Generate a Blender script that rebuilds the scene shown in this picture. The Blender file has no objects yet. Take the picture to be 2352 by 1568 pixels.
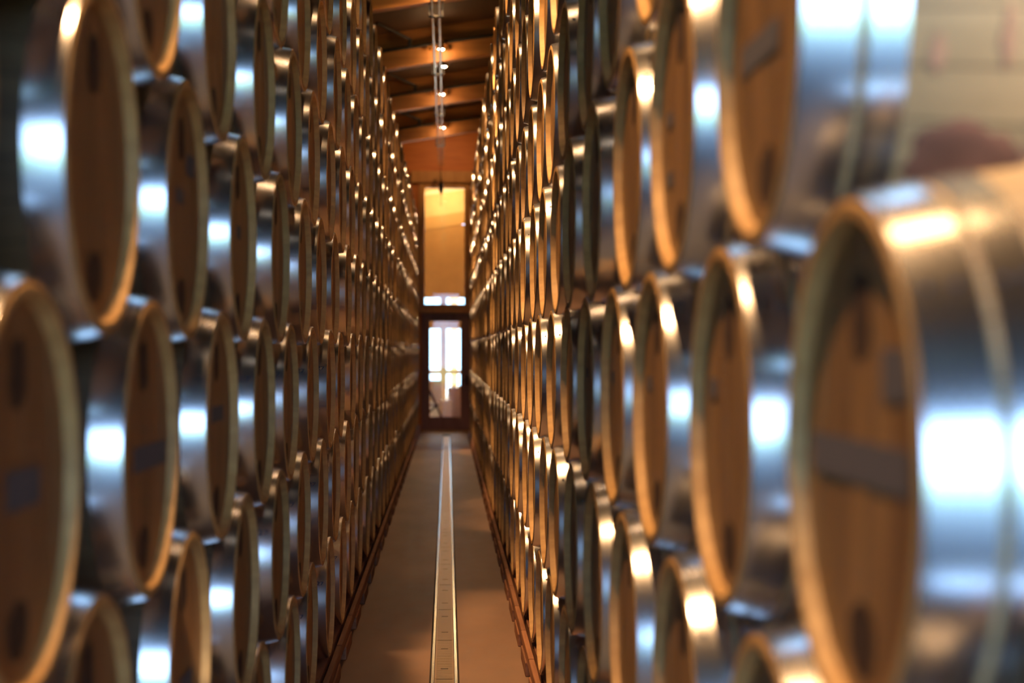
import bpy, bmesh, math, random
from math import pi, sin, cos, radians, atan, sqrt
from mathutils import Matrix, Vector

random.seed(11)
SC = bpy.context.scene
COL = SC.collection

# ------------------------------------------------------------------ camera
CAM_H = 1.70
F_PX = 3600.0
cam_d = bpy.data.cameras.new('camera')
cam_d.sensor_width = 36.0
cam_d.lens = 36.0 * F_PX / 2352.0
cam_d.clip_end = 400
cam = bpy.data.objects.new('camera', cam_d)
COL.objects.link(cam)
cam.location = (0, 0, CAM_H)
YAW, PITCH = atan(149 / F_PX), atan(19 / F_PX)
cam.rotation_euler = (pi / 2 + PITCH, 0, -YAW)
cam_d.dof.use_dof = True
cam_d.dof.focus_distance = 8.3
cam_d.dof.aperture_fstop = 1.95
SC.camera = cam

# ------------------------------------------------------------------ view, world, sun, daylight portals
SC.view_settings.view_transform = 'Standard'
SC.view_settings.look = 'None'
SC.view_settings.gamma = 1.0
SC.view_settings.use_curve_mapping = False
SC.view_settings.exposure = 0.0

world = bpy.data.worlds.new('sky')
SC.world = world
world.use_nodes = True
wn = world.node_tree.nodes
wn['Background'].inputs['Color'].default_value = (0.37, 0.61, 1.0, 1)
wn['Background'].inputs['Strength'].default_value = 12.0

sun_d = bpy.data.lights.new('sun', 'SUN')
sun_d.energy = 52.0
sun_d.angle = radians(1.0)
sun_d.color = (1.0, 0.93, 0.82)
sun = bpy.data.objects.new('sun', sun_d)
COL.objects.link(sun)
sun.rotation_euler = (radians(-56), radians(5), 0)     # comes from beyond the far end, high up

def portal(name, loc, rot, sx, sy):
    d = bpy.data.lights.new(name, 'AREA')
    d.shape = 'RECTANGLE'
    d.size, d.size_y = sx, sy
    d.cycles.is_portal = True
    o = bpy.data.objects.new(name, d)
    COL.objects.link(o)
    o.location = loc
    o.rotation_euler = rot
    return o

REAR_Y, END_Y, FAR_Y = -6.5, 33.15, 42.0
GATE = (-3.4, 3.2, 4.3)                                   # opening behind the camera: x0, x1, height
portal('daylight_gate', ((GATE[0] + GATE[1]) / 2, REAR_Y - 0.05, GATE[2] / 2), (pi / 2, 0, 0), GATE[1] - GATE[0], GATE[2])
portal('daylight_window', (0, FAR_Y + 0.1, 1.55), (-pi / 2, 0, 0), 7.0, 3.1)

# ------------------------------------------------------------------ materials
def new_mat(name):
    m = bpy.data.materials.new(name)
    m.use_nodes = True
    nt = m.node_tree
    return m, nt, nt.nodes['Principled BSDF'], nt.nodes.new, nt.links.new

def ramp(nt, src, stops):
    r = nt.nodes.new('ShaderNodeValToRGB')
    e = r.color_ramp.elements
    while len(e) < len(stops):
        e.new(0.5)
    for i, (p, c) in enumerate(stops):
        e[i].position = p
        e[i].color = (*c, 1)
    nt.links.new(src, r.inputs['Fac'])
    return r.outputs['Color']

def wood(name, dark, light, rough=0.55, scale=(3, 40, 2), tint=0.25, bump=0.15, seed=0.0, staves=0):
    """oak: grain noise stretched along one local axis, each object its own tint; staves > 0 adds joints round the local X axis"""
    m, nt, b, N, L = new_mat(name)
    tc = N('ShaderNodeTexCoord')
    mp = N('ShaderNodeMapping')
    mp.inputs['Scale'].default_value = scale
    info = N('ShaderNodeObjectInfo')
    L(tc.outputs['Object'], mp.inputs['Vector'])
    off = N('ShaderNodeVectorMath'); off.operation = 'ADD'
    cmb = N('ShaderNodeCombineXYZ')
    mul = N('ShaderNodeMath'); mul.operation = 'MULTIPLY'; mul.inputs[1].default_value = 37.0
    L(info.outputs['Random'], mul.inputs[0])
    L(mul.outputs[0], cmb.inputs[0]); L(mul.outputs[0], cmb.inputs[1])
    L(mp.outputs[0], off.inputs[0]); L(cmb.outputs[0], off.inputs[1])
    n = N('ShaderNodeTexNoise')
    n.inputs['Scale'].default_value = 1.0
    n.inputs['Detail'].default_value = 5.0
    L(off.outputs[0], n.inputs['Vector'])
    col = ramp(nt, n.outputs['Fac'], [(0.3, dark), (0.72, light)])
    hsv = N('ShaderNodeHueSaturation')
    mr = N('ShaderNodeMapRange')
    mr.inputs['To Min'].default_value = 1 - tint
    mr.inputs['To Max'].default_value = 1 + tint
    L(info.outputs['Random'], mr.inputs['Value'])
    L(mr.outputs[0], hsv.inputs['Value'])
    L(col, hsv.inputs['Color'])
    out = hsv.outputs['Color']
    bp = N('ShaderNodeBump')
    bp.inputs['Strength'].default_value = bump
    bp.inputs['Distance'].default_value = 0.01
    height = n.outputs['Fac']
    if staves:
        sx = N('ShaderNodeSeparateXYZ'); L(tc.outputs['Object'], sx.inputs[0])
        zc = N('ShaderNodeMath'); zc.operation = 'SUBTRACT'; zc.inputs[1].default_value = 0.349
        L(sx.outputs['Z'], zc.inputs[0])
        at = N('ShaderNodeMath'); at.operation = 'ARCTAN2'
        L(sx.outputs['Y'], at.inputs[0]); L(zc.outputs[0], at.inputs[1])
        k = N('ShaderNodeMath'); k.operation = 'MULTIPLY'; k.inputs[1].default_value = staves / (2 * pi)
        L(at.outputs[0], k.inputs[0])
        fr = N('ShaderNodeMath'); fr.operation = 'PINGPONG'; fr.inputs[1].default_value = 0.5
        L(k.outputs[0], fr.inputs[0])
        jt = N('ShaderNodeMath'); jt.operation = 'LESS_THAN'; jt.inputs[1].default_value = 0.03
        L(fr.outputs[0], jt.inputs[0])
        mx = N('ShaderNodeMixRGB'); mx.inputs['Color2'].default_value = (dark[0] * .4, dark[1] * .4, dark[2] * .4, 1)
        L(jt.outputs[0], mx.inputs['Fac']); L(out, mx.inputs['Color1'])
        # wine stains spilled from the bung on the staves
        sn = N('ShaderNodeTexNoise'); sn.inputs['Scale'].default_value = 4.0; sn.inputs['Detail'].default_value = 3.0
        s2 = N('ShaderNodeVectorMath'); s2.operation = 'ADD'
        L(tc.outputs['Object'], s2.inputs[0]); L(cmb.outputs[0], s2.inputs[1]); L(s2.outputs[0], sn.inputs['Vector'])
        st = N('ShaderNodeMapRange'); st.inputs['From Min'].default_value = 0.60; st.inputs['From Max'].default_value = 0.74
        st.inputs['To Max'].default_value = 0.45
        L(sn.outputs['Fac'], st.inputs['Value'])
        m2 = N('ShaderNodeMixRGB'); m2.inputs['Color2'].default_value = (0.22, 0.045, 0.04, 1)
        L(st.outputs[0], m2.inputs['Fac']); L(mx.outputs[0], m2.inputs['Color1'])
        out = m2.outputs[0]
    L(height, bp.inputs['Height'])
    L(bp.outputs[0], b.inputs['Normal'])
    L(out, b.inputs['Base Color'])
    b.inputs['Roughness'].default_value = rough
    return m

def plain(name, col, rough=0.6, metal=0.0, noise=0.0, nscale=8.0):
    m, nt, b, N, L = new_mat(name)
    b.inputs['Roughness'].default_value = rough
    b.inputs['Metallic'].default_value = metal
    if noise:
        tc = N('ShaderNodeTexCoord')
        n = N('ShaderNodeTexNoise')
        n.inputs['Scale'].default_value = nscale
        n.inputs['Detail'].default_value = 6
        L(tc.outputs['Object'], n.inputs['Vector'])
        lo = tuple(c * (1 - noise) for c in col)
        hi = tuple(min(1, c * (1 + noise)) for c in col)
        L(ramp(nt, n.outputs['Fac'], [(0.3, lo), (0.7, hi)]), b.inputs['Base Color'])
    else:
        b.inputs['Base Color'].default_value = (*col, 1)
    return m

def steel(name, col, rough, spread=0.1):
    m, nt, b, N, L = new_mat(name)
    b.inputs['Metallic'].default_value = 1.0
    tc = N('ShaderNodeTexCoord')
    n = N('ShaderNodeTexNoise')
    n.inputs['Scale'].default_value = 14
    n.inputs['Detail'].default_value = 6
    L(tc.outputs['Object'], n.inputs['Vector'])
    L(ramp(nt, n.outputs['Fac'], [(0.25, tuple(c * .92 for c in col)), (0.6, col)]), b.inputs['Base Color'])
    mr = N('ShaderNodeMapRange')
    mr.inputs['To Min'].default_value = rough - spread
    mr.inputs['To Max'].default_value = rough + spread
    L(n.outputs['Fac'], mr.inputs['Value'])
    L(mr.outputs[0], b.inputs['Roughness'])
    return m

def emit(name, col, strength):
    m = bpy.data.materials.new(name)
    m.use_nodes = True
    nt = m.node_tree
    b = nt.nodes['Principled BSDF']
    b.inputs['Base Color'].default_value = (*col, 1)
    b.inputs['Emission Color'].default_value = (*col, 1)
    b.inputs['Emission Strength'].default_value = strength
    return m

def glass(name, tint=(0.95, 0.97, 0.95)):
    m = bpy.data.materials.new(name)
    m.use_nodes = True
    nt = m.node_tree
    nt.nodes.clear()
    N, L = nt.nodes.new, nt.links.new
    o = N('ShaderNodeOutputMaterial')
    mix = N('ShaderNodeMixShader')
    tr = N('ShaderNodeBsdfTransparent'); tr.inputs['Color'].default_value = (*tint, 1)
    gl = N('ShaderNodeBsdfGlossy'); gl.inputs['Roughness'].default_value = 0.0
    fr = N('ShaderNodeFresnel'); fr.inputs['IOR'].default_value = 1.4
    L(fr.outputs[0], mix.inputs[0]); L(tr.outputs[0], mix.inputs[1]); L(gl.outputs[0], mix.inputs[2])
    L(mix.outputs[0], o.inputs['Surface'])
    return m

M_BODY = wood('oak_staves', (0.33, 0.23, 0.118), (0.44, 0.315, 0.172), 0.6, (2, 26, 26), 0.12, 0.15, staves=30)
M_BODY_L = wood('shaded_oak_staves', (0.10, 0.062, 0.03), (0.17, 0.108, 0.054), 0.65, (2, 26, 26), 0.12, 0.15, staves=30)  # left staves: shade of the barrel gaps darkened into the oak colour
M_RIM = wood('raw_oak', (0.42, 0.235, 0.08), (0.58, 0.345, 0.125), 0.6, (8, 30, 30), 0.1, 0.1)
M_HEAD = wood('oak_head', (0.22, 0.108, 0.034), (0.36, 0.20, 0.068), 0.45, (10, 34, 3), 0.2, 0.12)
M_HEAD_L = wood('shaded_oak_head', (0.185, 0.072, 0.021), (0.30, 0.132, 0.042), 0.45, (10, 34, 3), 0.2, 0.12)  # left and far heads: dimmer, redder light put into the oak colour
M_HOOP = steel('galvanised_steel', (0.64, 0.64, 0.66), 0.235, 0.008)
M_LABEL = plain('grey_paper', (0.115, 0.11, 0.125), 0.8)
M_BURN = plain('burnt_oak', (0.05, 0.022, 0.01), 0.8, noise=0.5, nscale=60)
M_WINE_SHADE = plain('dried_wine_shade', (0.20, 0.085, 0.055), 0.7, noise=0.3, nscale=16)  # wine red, with the contact shade between two barrels darkened in
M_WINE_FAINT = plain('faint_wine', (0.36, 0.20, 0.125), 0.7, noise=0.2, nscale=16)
M_STAMP = plain('stamp_ink', (0.03, 0.03, 0.06), 0.6)
M_SKID = wood('skid_timber', (0.20, 0.075, 0.03), (0.36, 0.16, 0.07), 0.7, (30, 2, 30), 0.25, 0.2)
M_BEAM = wood('roof_timber', (0.32, 0.125, 0.03), (0.48, 0.21, 0.055), 0.5, (1.2, 14, 14), 0.1, 0.1)
M_DECK = wood('roof_deck', (0.045, 0.018, 0.006), (0.065, 0.027, 0.010), 0.7, (9, 1, 9), 0.05, 0.1)
M_BLACK = plain('black_steel', (0.012, 0.011, 0.011), 0.75)
M_PIPE = steel('zinc_pipe', (0.78, 0.80, 0.80), 0.13, 0.03)
M_BRASS = steel('brass', (0.75, 0.48, 0.16), 0.25, 0.05)
M_TRIM = wood('window_timber', (0.50, 0.21, 0.045), (0.66, 0.31, 0.075), 0.45, (12, 12, 1.5), 0.05, 0.05)
M_DOOR = wood('door_timber', (0.24, 0.10, 0.05), (0.34, 0.15, 0.08), 0.45, (14, 14, 1.5), 0.05, 0.05)
M_ENDWALL = wood('end_wall_boards', (0.52, 0.14, 0.02), (0.62, 0.19, 0.03), 0.6, (2, 2, 10), 0.0, 0.05)
M_WALL = plain('brown_wall', (0.22, 0.14, 0.08), 0.85, noise=0.2, nscale=2)
M_GLASS = glass('window_glass')
M_DIM_GLASS = glass('dimming_glass', (0.78, 0.79, 0.74))  # pane tint added to dim the bright sky behind the mullions
M_RAIL = steel('drain_steel', (0.075, 0.066, 0.056), 0.15, 0.04)
M_GRATE = steel('grate_steel', (0.60, 0.37, 0.16), 0.38, 0.05)
M_GRIME = plain('drain_channel', (0.02, 0.015, 0.012), 0.8)
M_BULB = emit('lamp_glow', (1.0, 0.88, 0.70), 40.0)
M_TAN = plain('tan_room_wall', (0.46, 0.23, 0.07), 0.8, noise=0.08, nscale=3)
M_BAND = plain('amber_band', (0.56, 0.31, 0.10), 0.7)
M_PALE = plain('pale_room_timber', (0.72, 0.47, 0.20), 0.7, noise=0.1, nscale=3)
M_MULL = wood('mullion_timber', (0.42, 0.24, 0.12), (0.52, 0.31, 0.16), 0.6, (10, 10, 2), 0.05, 0.05)
M_CREAM = plain('cream_plaster', (0.80, 0.68, 0.44), 0.8)
M_PINK = plain('pink_cloth', (0.55, 0.42, 0.38), 0.9, noise=0.06)
M_WHITE = plain('white_cloth', (0.85, 0.85, 0.85), 0.9)
M_PURPLE = plain('plum_canvas', (0.17, 0.09, 0.16), 0.85)
M_LAWN = plain('lawn_green', (0.16, 0.27, 0.06), 0.9, noise=0.3, nscale=3)
M_ENTRY = plain('grey_concrete', (0.15, 0.16, 0.18), 0.6, noise=0.12, nscale=2)
M_YARD = plain('grey_yard', (0.17, 0.18, 0.20), 0.85, noise=0.1)
M_PAVING = plain('pale_paving', (0.55, 0.50, 0.45), 0.85, noise=0.1)

def floor_mat():
    m, nt, b, N, L = new_mat('sealed_concrete')
    tc = N('ShaderNodeTexCoord')
    mp = N('ShaderNodeMapping'); mp.inputs['Scale'].default_value = (1.0, 0.35, 1.0)
    L(tc.outputs['Object'], mp.inputs[0])
    n1 = N('ShaderNodeTexNoise'); n1.inputs['Scale'].default_value = 2.2; n1.inputs['Detail'].default_value = 8
    n2 = N('ShaderNodeTexNoise'); n2.inputs['Scale'].default_value = 14; n2.inputs['Detail'].default_value = 6
    L(mp.outputs[0], n1.inputs['Vector']); L(mp.outputs[0], n2.inputs['Vector'])
    c1 = ramp(nt, n1.outputs['Fac'], [(0.3, (0.21, 0.118, 0.073)), (0.7, (0.32, 0.19, 0.122))])
    c2 = ramp(nt, n2.outputs['Fac'], [(0.35, (0.75, 0.72, 0.70)), (0.65, (1, 1, 1))])
    mx = N('ShaderNodeMixRGB'); mx.blend_type = 'MULTIPLY'; mx.inputs[0].default_value = 0.6
    L(c1, mx.inputs[1]); L(c2, mx.inputs[2])
    L(mx.outputs[0], b.inputs['Base Color'])
    mr = N('ShaderNodeMapRange'); mr.inputs['To Min'].default_value = 0.38; mr.inputs['To Max'].default_value = 0.62
    L(n2.outputs['Fac'], mr.inputs['Value']); L(mr.outputs[0], b.inputs['Roughness'])
    bp = N('ShaderNodeBump'); bp.inputs['Strength'].default_value = 0.12; bp.inputs['Distance'].default_value = 0.004
    L(n2.outputs['Fac'], bp.inputs['Height']); L(bp.outputs[0], b.inputs['Normal'])
    return m
M_FLOOR = floor_mat()

# ------------------------------------------------------------------ builders
def link(name, me, parent=None):
    o = bpy.data.objects.new(name, me)
    COL.objects.link(o)
    if parent is not None:
        o.parent = parent
    return o

def to_mesh(bm, name, mats, smooth=False, angle=35):
    me = bpy.data.meshes.new(name)
    bmesh.ops.recalc_face_normals(bm, faces=bm.faces)
    bm.to_mesh(me)
    bm.free()
    for m in (mats if isinstance(mats, (list, tuple)) else [mats]):
        me.materials.append(m)
    if smooth:
        me.polygons.foreach_set('use_smooth', [True] * len(me.polygons))
        me.set_sharp_from_angle(angle=radians(angle))
    return me

def add_box(bm, x0, x1, y0, y1, z0, z1, bevel=0.0, mat=0, M=None):
    r = bmesh.ops.create_cube(bm, size=1.0)
    vs = r['verts']
    T = Matrix.Translation(((x0 + x1) / 2, (y0 + y1) / 2, (z0 + z1) / 2)) @ Matrix.Diagonal((x1 - x0, y1 - y0, z1 - z0, 1))
    if M is not None:
        T = M @ T
    bmesh.ops.transform(bm, matrix=T, verts=vs)
    fs = list({f for v in vs for f in v.link_faces})
    for f in fs:
        f.material_index = mat
    if bevel:
        es = list({e for v in vs for e in v.link_edges})
        bmesh.ops.bevel(bm, geom=es, offset=bevel, segments=1, affect='EDGES', profile=0.5)

def box(name, x0, x1, y0, y1, z0, z1, mat, parent=None, bevel=0.0, M=None):
    bm = bmesh.new()
    add_box(bm, x0, x1, y0, y1, z0, z1, bevel, 0, M)
    return link(name, to_mesh(bm, name, mat), parent)

def add_tube(bm, p0, p1, r0, r1=None, seg=12, caps=True, mat=0):
    r1 = r0 if r1 is None else r1
    p0, p1 = Vector(p0), Vector(p1)
    d = p1 - p0
    q = d.to_track_quat('Z', 'Y').to_matrix().to_4x4()
    T = Matrix.Translation((p0 + p1) / 2) @ q
    r = bmesh.ops.create_cone(bm, cap_ends=caps, segments=seg, radius1=r0, radius2=r1, depth=d.length, matrix=T)
    for v in r['verts']:
        for f in v.link_faces:
            f.material_index = mat

def tube(name, p0, p1, r0, mat, parent=None, r1=None, seg=14):
    bm = bmesh.new()
    add_tube(bm, p0, p1, r0, r1, seg)
    return link(name, to_mesh(bm, name, mat, True), parent)

def add_lathe(bm, prof, seg, zc=0.0, mat=0, closed=False, ripple=None):
    """spin (x, r) pairs about the X axis through z = zc"""
    rings = []
    for (x, r) in prof:
        if r < 1e-6:
            rings.append([bm.verts.new((x, 0, zc))])
        else:
            rings.append([bm.verts.new((x, r * sin(2 * pi * i / seg), zc + r * cos(2 * pi * i / seg))) for i in range(seg)])
    pairs = list(zip(rings[:-1], rings[1:]))
    if closed:
        pairs.append((rings[-1], rings[0]))
    for a, b in pairs:
        for i in range(seg):
            j = (i + 1) % seg
            if len(a) == 1 and len(b) == 1:
                continue
            if len(a) == 1:
                f = bm.faces.new((a[0], b[i], b[j]))
            elif len(b) == 1:
                f = bm.faces.new((a[i], b[0], a[j]))
            else:
                f = bm.faces.new((a[i], b[i], b[j], a[j]))
            f.material_index = mat

def thing(name, label, cat, loc=(0, 0, 0), group=None, rotz=0.0):
    o = bpy.data.objects.new(name, None)
    o.empty_display_size = 0.1
    COL.objects.link(o)
    o.location = loc
    o.rotation_euler = (0, 0, rotz)
    tag(o, label, cat, group)
    return o

def tag(o, label, cat, group=None):
    o['label'] = label
    o['category'] = cat
    if group:
        o['group'] = group
    return o

def struct(o):
    o['kind'] = 'structure'
    return o

# ------------------------------------------------------------------ building shell
SLOPE = 0.155
WX0, WX1 = -7.0, 8.5
DECK_C = 4.52 + CAM_H                       # underside of the deck above the aisle centre
def deck_z(x):
    return DECK_C + SLOPE * x

struct(box('floor', WX0, WX1, 4.6, END_Y + 0.1, -0.3, 0.0, M_FLOOR))
struct(box('floor_entry', WX0, WX1, REAR_Y, 4.6, -0.3, 0.0, M_ENTRY))

def sloped_slab(name, x0, x1, y0, y1, low, high, mat, parent=None):
    """box whose underside and top follow the roof slope: low / high are heights at x = 0"""
    bm = bmesh.new()
    vs = [bm.verts.new((x, y, h + SLOPE * x)) for h in (low, high) for (x, y) in ((x0, y0), (x1, y0), (x1, y1), (x0, y1))]
    for f in ((3, 2, 1, 0), (4, 5, 6, 7), (0, 1, 5, 4), (1, 2, 6, 5), (2, 3, 7, 6), (3, 0, 4, 7)):
        bm.faces.new([vs[i] for i in f])
    return link(name, to_mesh(bm, name, mat), parent)

struct(sloped_slab('ceiling', WX0 - 0.3, WX1 + 0.3, REAR_Y - 0.3, END_Y + 0.3, DECK_C, DECK_C + 0.2, M_DECK))
def side_wall(name, x0, x1, y0, y1, z1, mat):
    return struct(box(name, x0, x1, y0, y1, -0.3, z1, mat))
side_wall('wall_left', WX0 - 0.3, WX0, REAR_Y - 0.3, END_Y + 0.3, deck_z(WX0) + 0.1, M_WALL)
side_wall('wall_right', WX1, WX1 + 0.3, REAR_Y - 0.3, END_Y + 0.3, deck_z(WX1) + 0.1, M_WALL)

# wall behind the camera, with the open gate that lets the daylight in
bm = bmesh.new()
H = 8.0
add_box(bm, WX0 - 0.3, GATE[0], REAR_Y - 0.3, REAR_Y, -0.3, deck_z(WX0) + 1.0)
add_box(bm, GATE[1], WX1 + 0.3, REAR_Y - 0.3, REAR_Y, -0.3, H)
add_box(bm, GATE[0], GATE[1], REAR_Y - 0.3, REAR_Y, GATE[2], H)
struct(link('wall_back', to_mesh(bm, 'wall_back', M_WALL)))
struct(box('lawn', -40, 40, -90, REAR_Y - 3.5, -0.4, -0.05, M_LAWN))
struct(box('paving', -40, 40, REAR_Y - 3.5, REAR_Y - 0.3, -0.4, -0.04, M_YARD))

# end wall with its tall window and the door below
PXE = END_Y / F_PX
WIN = (-0.478, 0.368, 2.66, 5.20)
DOOR = (-0.542, 0.506, 0.0, 2.47)
bm = bmesh.new()
y0, y1 = END_Y, END_Y + 0.25
add_box(bm, WX0, -0.60, y0, y1, -0.3, H)
add_box(bm, 0.47, WX1, y0, y1, 2.47, H)
add_box(bm, 0.506, WX1, y0, y1, -0.3, 2.47)
add_box(bm, -0.60, -0.542, y0, y1, -0.3, 2.47)
add_box(bm, -0.60, 0.47, y0, y1, 5.22, H)
struct(link('wall_end', to_mesh(bm, 'wall_end', M_ENDWALL)))

w1 = struct(link('window_1', None))
bm = bmesh.new()
add_box(bm, -0.60, WIN[0], END_Y - 0.04, END_Y + 0.2, 2.47, 5.22, 0.008)
add_box(bm, WIN[1], 0.47, END_Y - 0.04, END_Y + 0.2, 2.47, 5.22, 0.008)
add_box(bm, WIN[0], WIN[1], END_Y - 0.04, END_Y + 0.2, 5.12, 5.22, 0.006)
add_box(bm, WIN[0], WIN[1], END_Y - 0.04, END_Y + 0.2, 2.50, WIN[2], 0.006)
fr = link('window_frame', to_mesh(bm, 'window_frame', M_TRIM), w1)
box('pane', WIN[0] - 0.01, WIN[1] + 0.01, END_Y + 0.06, END_Y + 0.07, WIN[2] - 0.01, 5.13, M_GLASS, w1)
box('header_board', -0.76, 0.57, END_Y - 0.09, END_Y - 0.002, 5.22, 5.47, M_TRIM, w1, 0.01)
box('sill_board', -0.60, 0.47, END_Y - 0.075, END_Y - 0.002, 2.47, 2.53, M_TRIM, w1, 0.006)

d1 = struct(link('door_1', None))
bm = bmesh.new()
add_box(bm, DOOR[0], -0.365, END_Y - 0.02, END_Y + 0.05, 0.02, 2.47, 0.006)
add_box(bm, 0.285, DOOR[1], END_Y - 0.02, END_Y + 0.05, 0.02, 2.47, 0.006)
add_box(bm, -0.365, 0.285, END_Y - 0.02, END_Y + 0.05, 2.30, 2.47, 0.006)
add_box(bm, -0.365, 0.285, END_Y - 0.02, END_Y + 0.05, 0.02, 0.285, 0.006)
link('door_frame', to_mesh(bm, 'door_frame', M_DOOR), d1)
box('pane', -0.37, 0.29, END_Y + 0.01, END_Y + 0.018, 0.28, 2.31, M_GLASS, d1)
bm = bmesh.new()
add_box(bm, 0.40, 0.44, END_Y - 0.05, END_Y - 0.02, 0.95, 1.15, 0.004)
add_tube(bm, (0.42, END_Y - 0.07, 1.05), (0.31, END_Y - 0.07, 1.05), 0.009, seg=8)
add_tube(bm, (0.42, END_Y - 0.075, 1.05), (0.42, END_Y - 0.03, 1.05), 0.009, seg=8)
link('door_handle', to_mesh(bm, 'door_handle', M_BLACK, True), d1)
struct(box('trim_threshold', -0.62, 0.58, END_Y - 0.75, END_Y + 0.2, 0.0, 0.018, M_SKID, None, 0.004))

# roof beams across the aisle
BEAM_STEP = 3.81
BEAM_Y = [17.98 + BEAM_STEP * i for i in range(-6, 4)]
BEAM_BOT = 4.02 + CAM_H
beams = []
for i, y in enumerate(BEAM_Y):
    b = sloped_slab('roof_beam', WX0, WX1, y, y + 0.17, BEAM_BOT, DECK_C, M_BEAM)
    struct(b)
    beams.append(b)

# ------------------------------------------------------------------ room beyond the end wall
RX0, RX1 = -4.0, 4.0
struct(box('floor_annex', RX0, RX1, END_Y + 0.1, FAR_Y + 0.3, -0.3, -0.002, M_PAVING))
struct(box('wall_annex_left', RX0 - 0.2, RX0, END_Y + 0.25, FAR_Y + 0.3, -0.3, 7.5, M_TAN))
struct(box('wall_annex_right', RX1, RX1 + 0.2, END_Y + 0.25, FAR_Y + 0.3, -0.3, 7.5, M_TAN))
struct(sloped_slab('ceiling_annex', RX0 - 0.3, RX1 + 0.3, END_Y + 0.2, FAR_Y + 0.4, 6.55, 6.75, M_PALE))
bm = bmesh.new()
def fw(x0, x1, z0, z1):
    add_box(bm, x0, x1, FAR_Y, FAR_Y + 0.12, z0, z1)
fw(RX0, RX1, 3.09, 5.05)
fw(RX0, RX1, 2.30, 2.90)
fw(RX0, RX1, -0.3, 0.03)
link_far = link('wall_annex_far', to_mesh(bm, 'wall_annex_far', M_TAN))
struct(link_far)
# sloping timber bands above that wall, lit by the added annex light
struct(sloped_slab('trim_band', RX0, RX1, FAR_Y - 0.025, FAR_Y + 0.1, 5.00, 5.33, M_BAND))
struct(sloped_slab('trim_band', RX0, RX1, FAR_Y - 0.02, FAR_Y + 0.12, 5.33, 5.92, M_PALE))
struct(sloped_slab('trim_band', RX0, RX1, FAR_Y - 0.06, FAR_Y + 0.1, 5.92, 6.02, M_CREAM))
struct(sloped_slab('trim_band', RX0, RX1, FAR_Y - 0.02, FAR_Y + 0.12, 6.02, 6.60, M_PALE))
w2 = struct(link('window_2', None))
for x in (-3.1, -2.1, -1.1, -0.1, 0.9, 1.9, 2.9):
    box('mullion', x - 0.085, x + 0.085, FAR_Y - 0.03, FAR_Y + 0.1, 0.0, 3.10, M_MULL, w2, 0.008)
box('window_rail', RX0, RX1, FAR_Y - 0.02, FAR_Y + 0.09, 1.05, 1.16, M_MULL, w2, 0.008)
box('window_rail', RX0, RX1, FAR_Y - 0.02, FAR_Y + 0.09, 2.26, 2.32, M_MULL, w2, 0.008)
for x in (-3.6, -2.6, -1.6, -0.6, 0.4, 1.4, 2.4, 3.4):
    box('pane', x - 0.44, x + 0.44, FAR_Y + 0.03, FAR_Y + 0.036, 1.16, 2.27, M_DIM_GLASS, w2)
    box('pane', x - 0.44, x + 0.44, FAR_Y + 0.03, FAR_Y + 0.036, 0.02, 1.06, M_DIM_GLASS, w2)
    box('pane', x - 0.44, x + 0.44, FAR_Y + 0.03, FAR_Y + 0.036, 2.90, 3.09, M_DIM_GLASS, w2)
struct(box('terrace', -14, 14, FAR_Y + 0.3, 70, -0.4, -0.03, M_PAVING))
bm = bmesh.new()
add_box(bm, 0.10, 0.29, 43.2, 43.4, -0.03, 3.1, 0.02)
add_box(bm, 0.04, 0.35, 43.14, 43.46, -0.03, 0.2, 0.02)
add_box(bm, 0.06, 0.33, 43.16, 43.44, 2.98, 3.2, 0.02)
struct(link('terrace_pillar', to_mesh(bm, 'terrace_pillar', M_CREAM)))

def lamp_light(name, loc, energy, col, spot=None, blend=0.5, radius=0.04, rot=(0, 0, 0)):
    d = bpy.data.lights.new(name, 'SPOT' if spot else 'POINT')
    d.energy = energy
    d.color = col
    d.shadow_soft_size = radius
    if spot:
        d.spot_size = radians(spot)
        d.spot_blend = blend
    o = bpy.data.objects.new(name, d)
    COL.objects.link(o)
    o.location = loc
    o.rotation_euler = rot
    return o

WARM = (1.0, 0.56, 0.24)
lamp_light('annex_fill_light', (0.0, 40.9, 5.8), 105, (1.0, 0.72, 0.38), radius=0.1)  # unseen light added to brighten the bands over the far wall

# table, chair and deck chair seen through the door
t = thing('cloth_table', 'table under a long pale pink cloth beyond the glass door', 'table', (0.47, 38.6, 0))
bm = bmesh.new()
n = 28
rows = []
for (zz, k, amp) in ((0.775, 1.0, 0), (0.765, 1.02, 0), (0.60, 1.03, .4), (0.35, 1.05, 0.8), (0.03, 1.07, 1.0)):
    row = []
    for i in range(n * 2):
        a = 2 * pi * i / (n * 2)
        e = (abs(cos(a)) ** 5 + abs(sin(a)) ** 5) ** (-0.2)
        rr = 0.45 * k * e * (1 + 0.028 * amp * (1 if i % 2 else -1))
        row.append(bm.verts.new((rr * cos(a), rr * sin(a), zz)))
    rows.append(row)
for a, b in zip(rows[:-1], rows[1:]):
    for i in range(len(a)):
        j = (i + 1) % len(a)
        bm.faces.new((a[i], a[j], b[j], b[i]))
bm.faces.new(rows[0])
link('cloth', to_mesh(bm, 'cloth', M_PINK, True, 50), t)
for sx in (-1, 1):
    for sy in (-1, 1):
        box('leg', sx * 0.36 - 0.02, sx * 0.36 + 0.02, sy * 0.36 - 0.02, sy * 0.36 + 0.02, 0, 0.75, M_MULL, t)
M_ORANGE = plain('orange_peel', (0.85, 0.36, 0.05), 0.5)
M_YELLOW = plain('yellow_peel', (0.85, 0.60, 0.10), 0.5)
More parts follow.
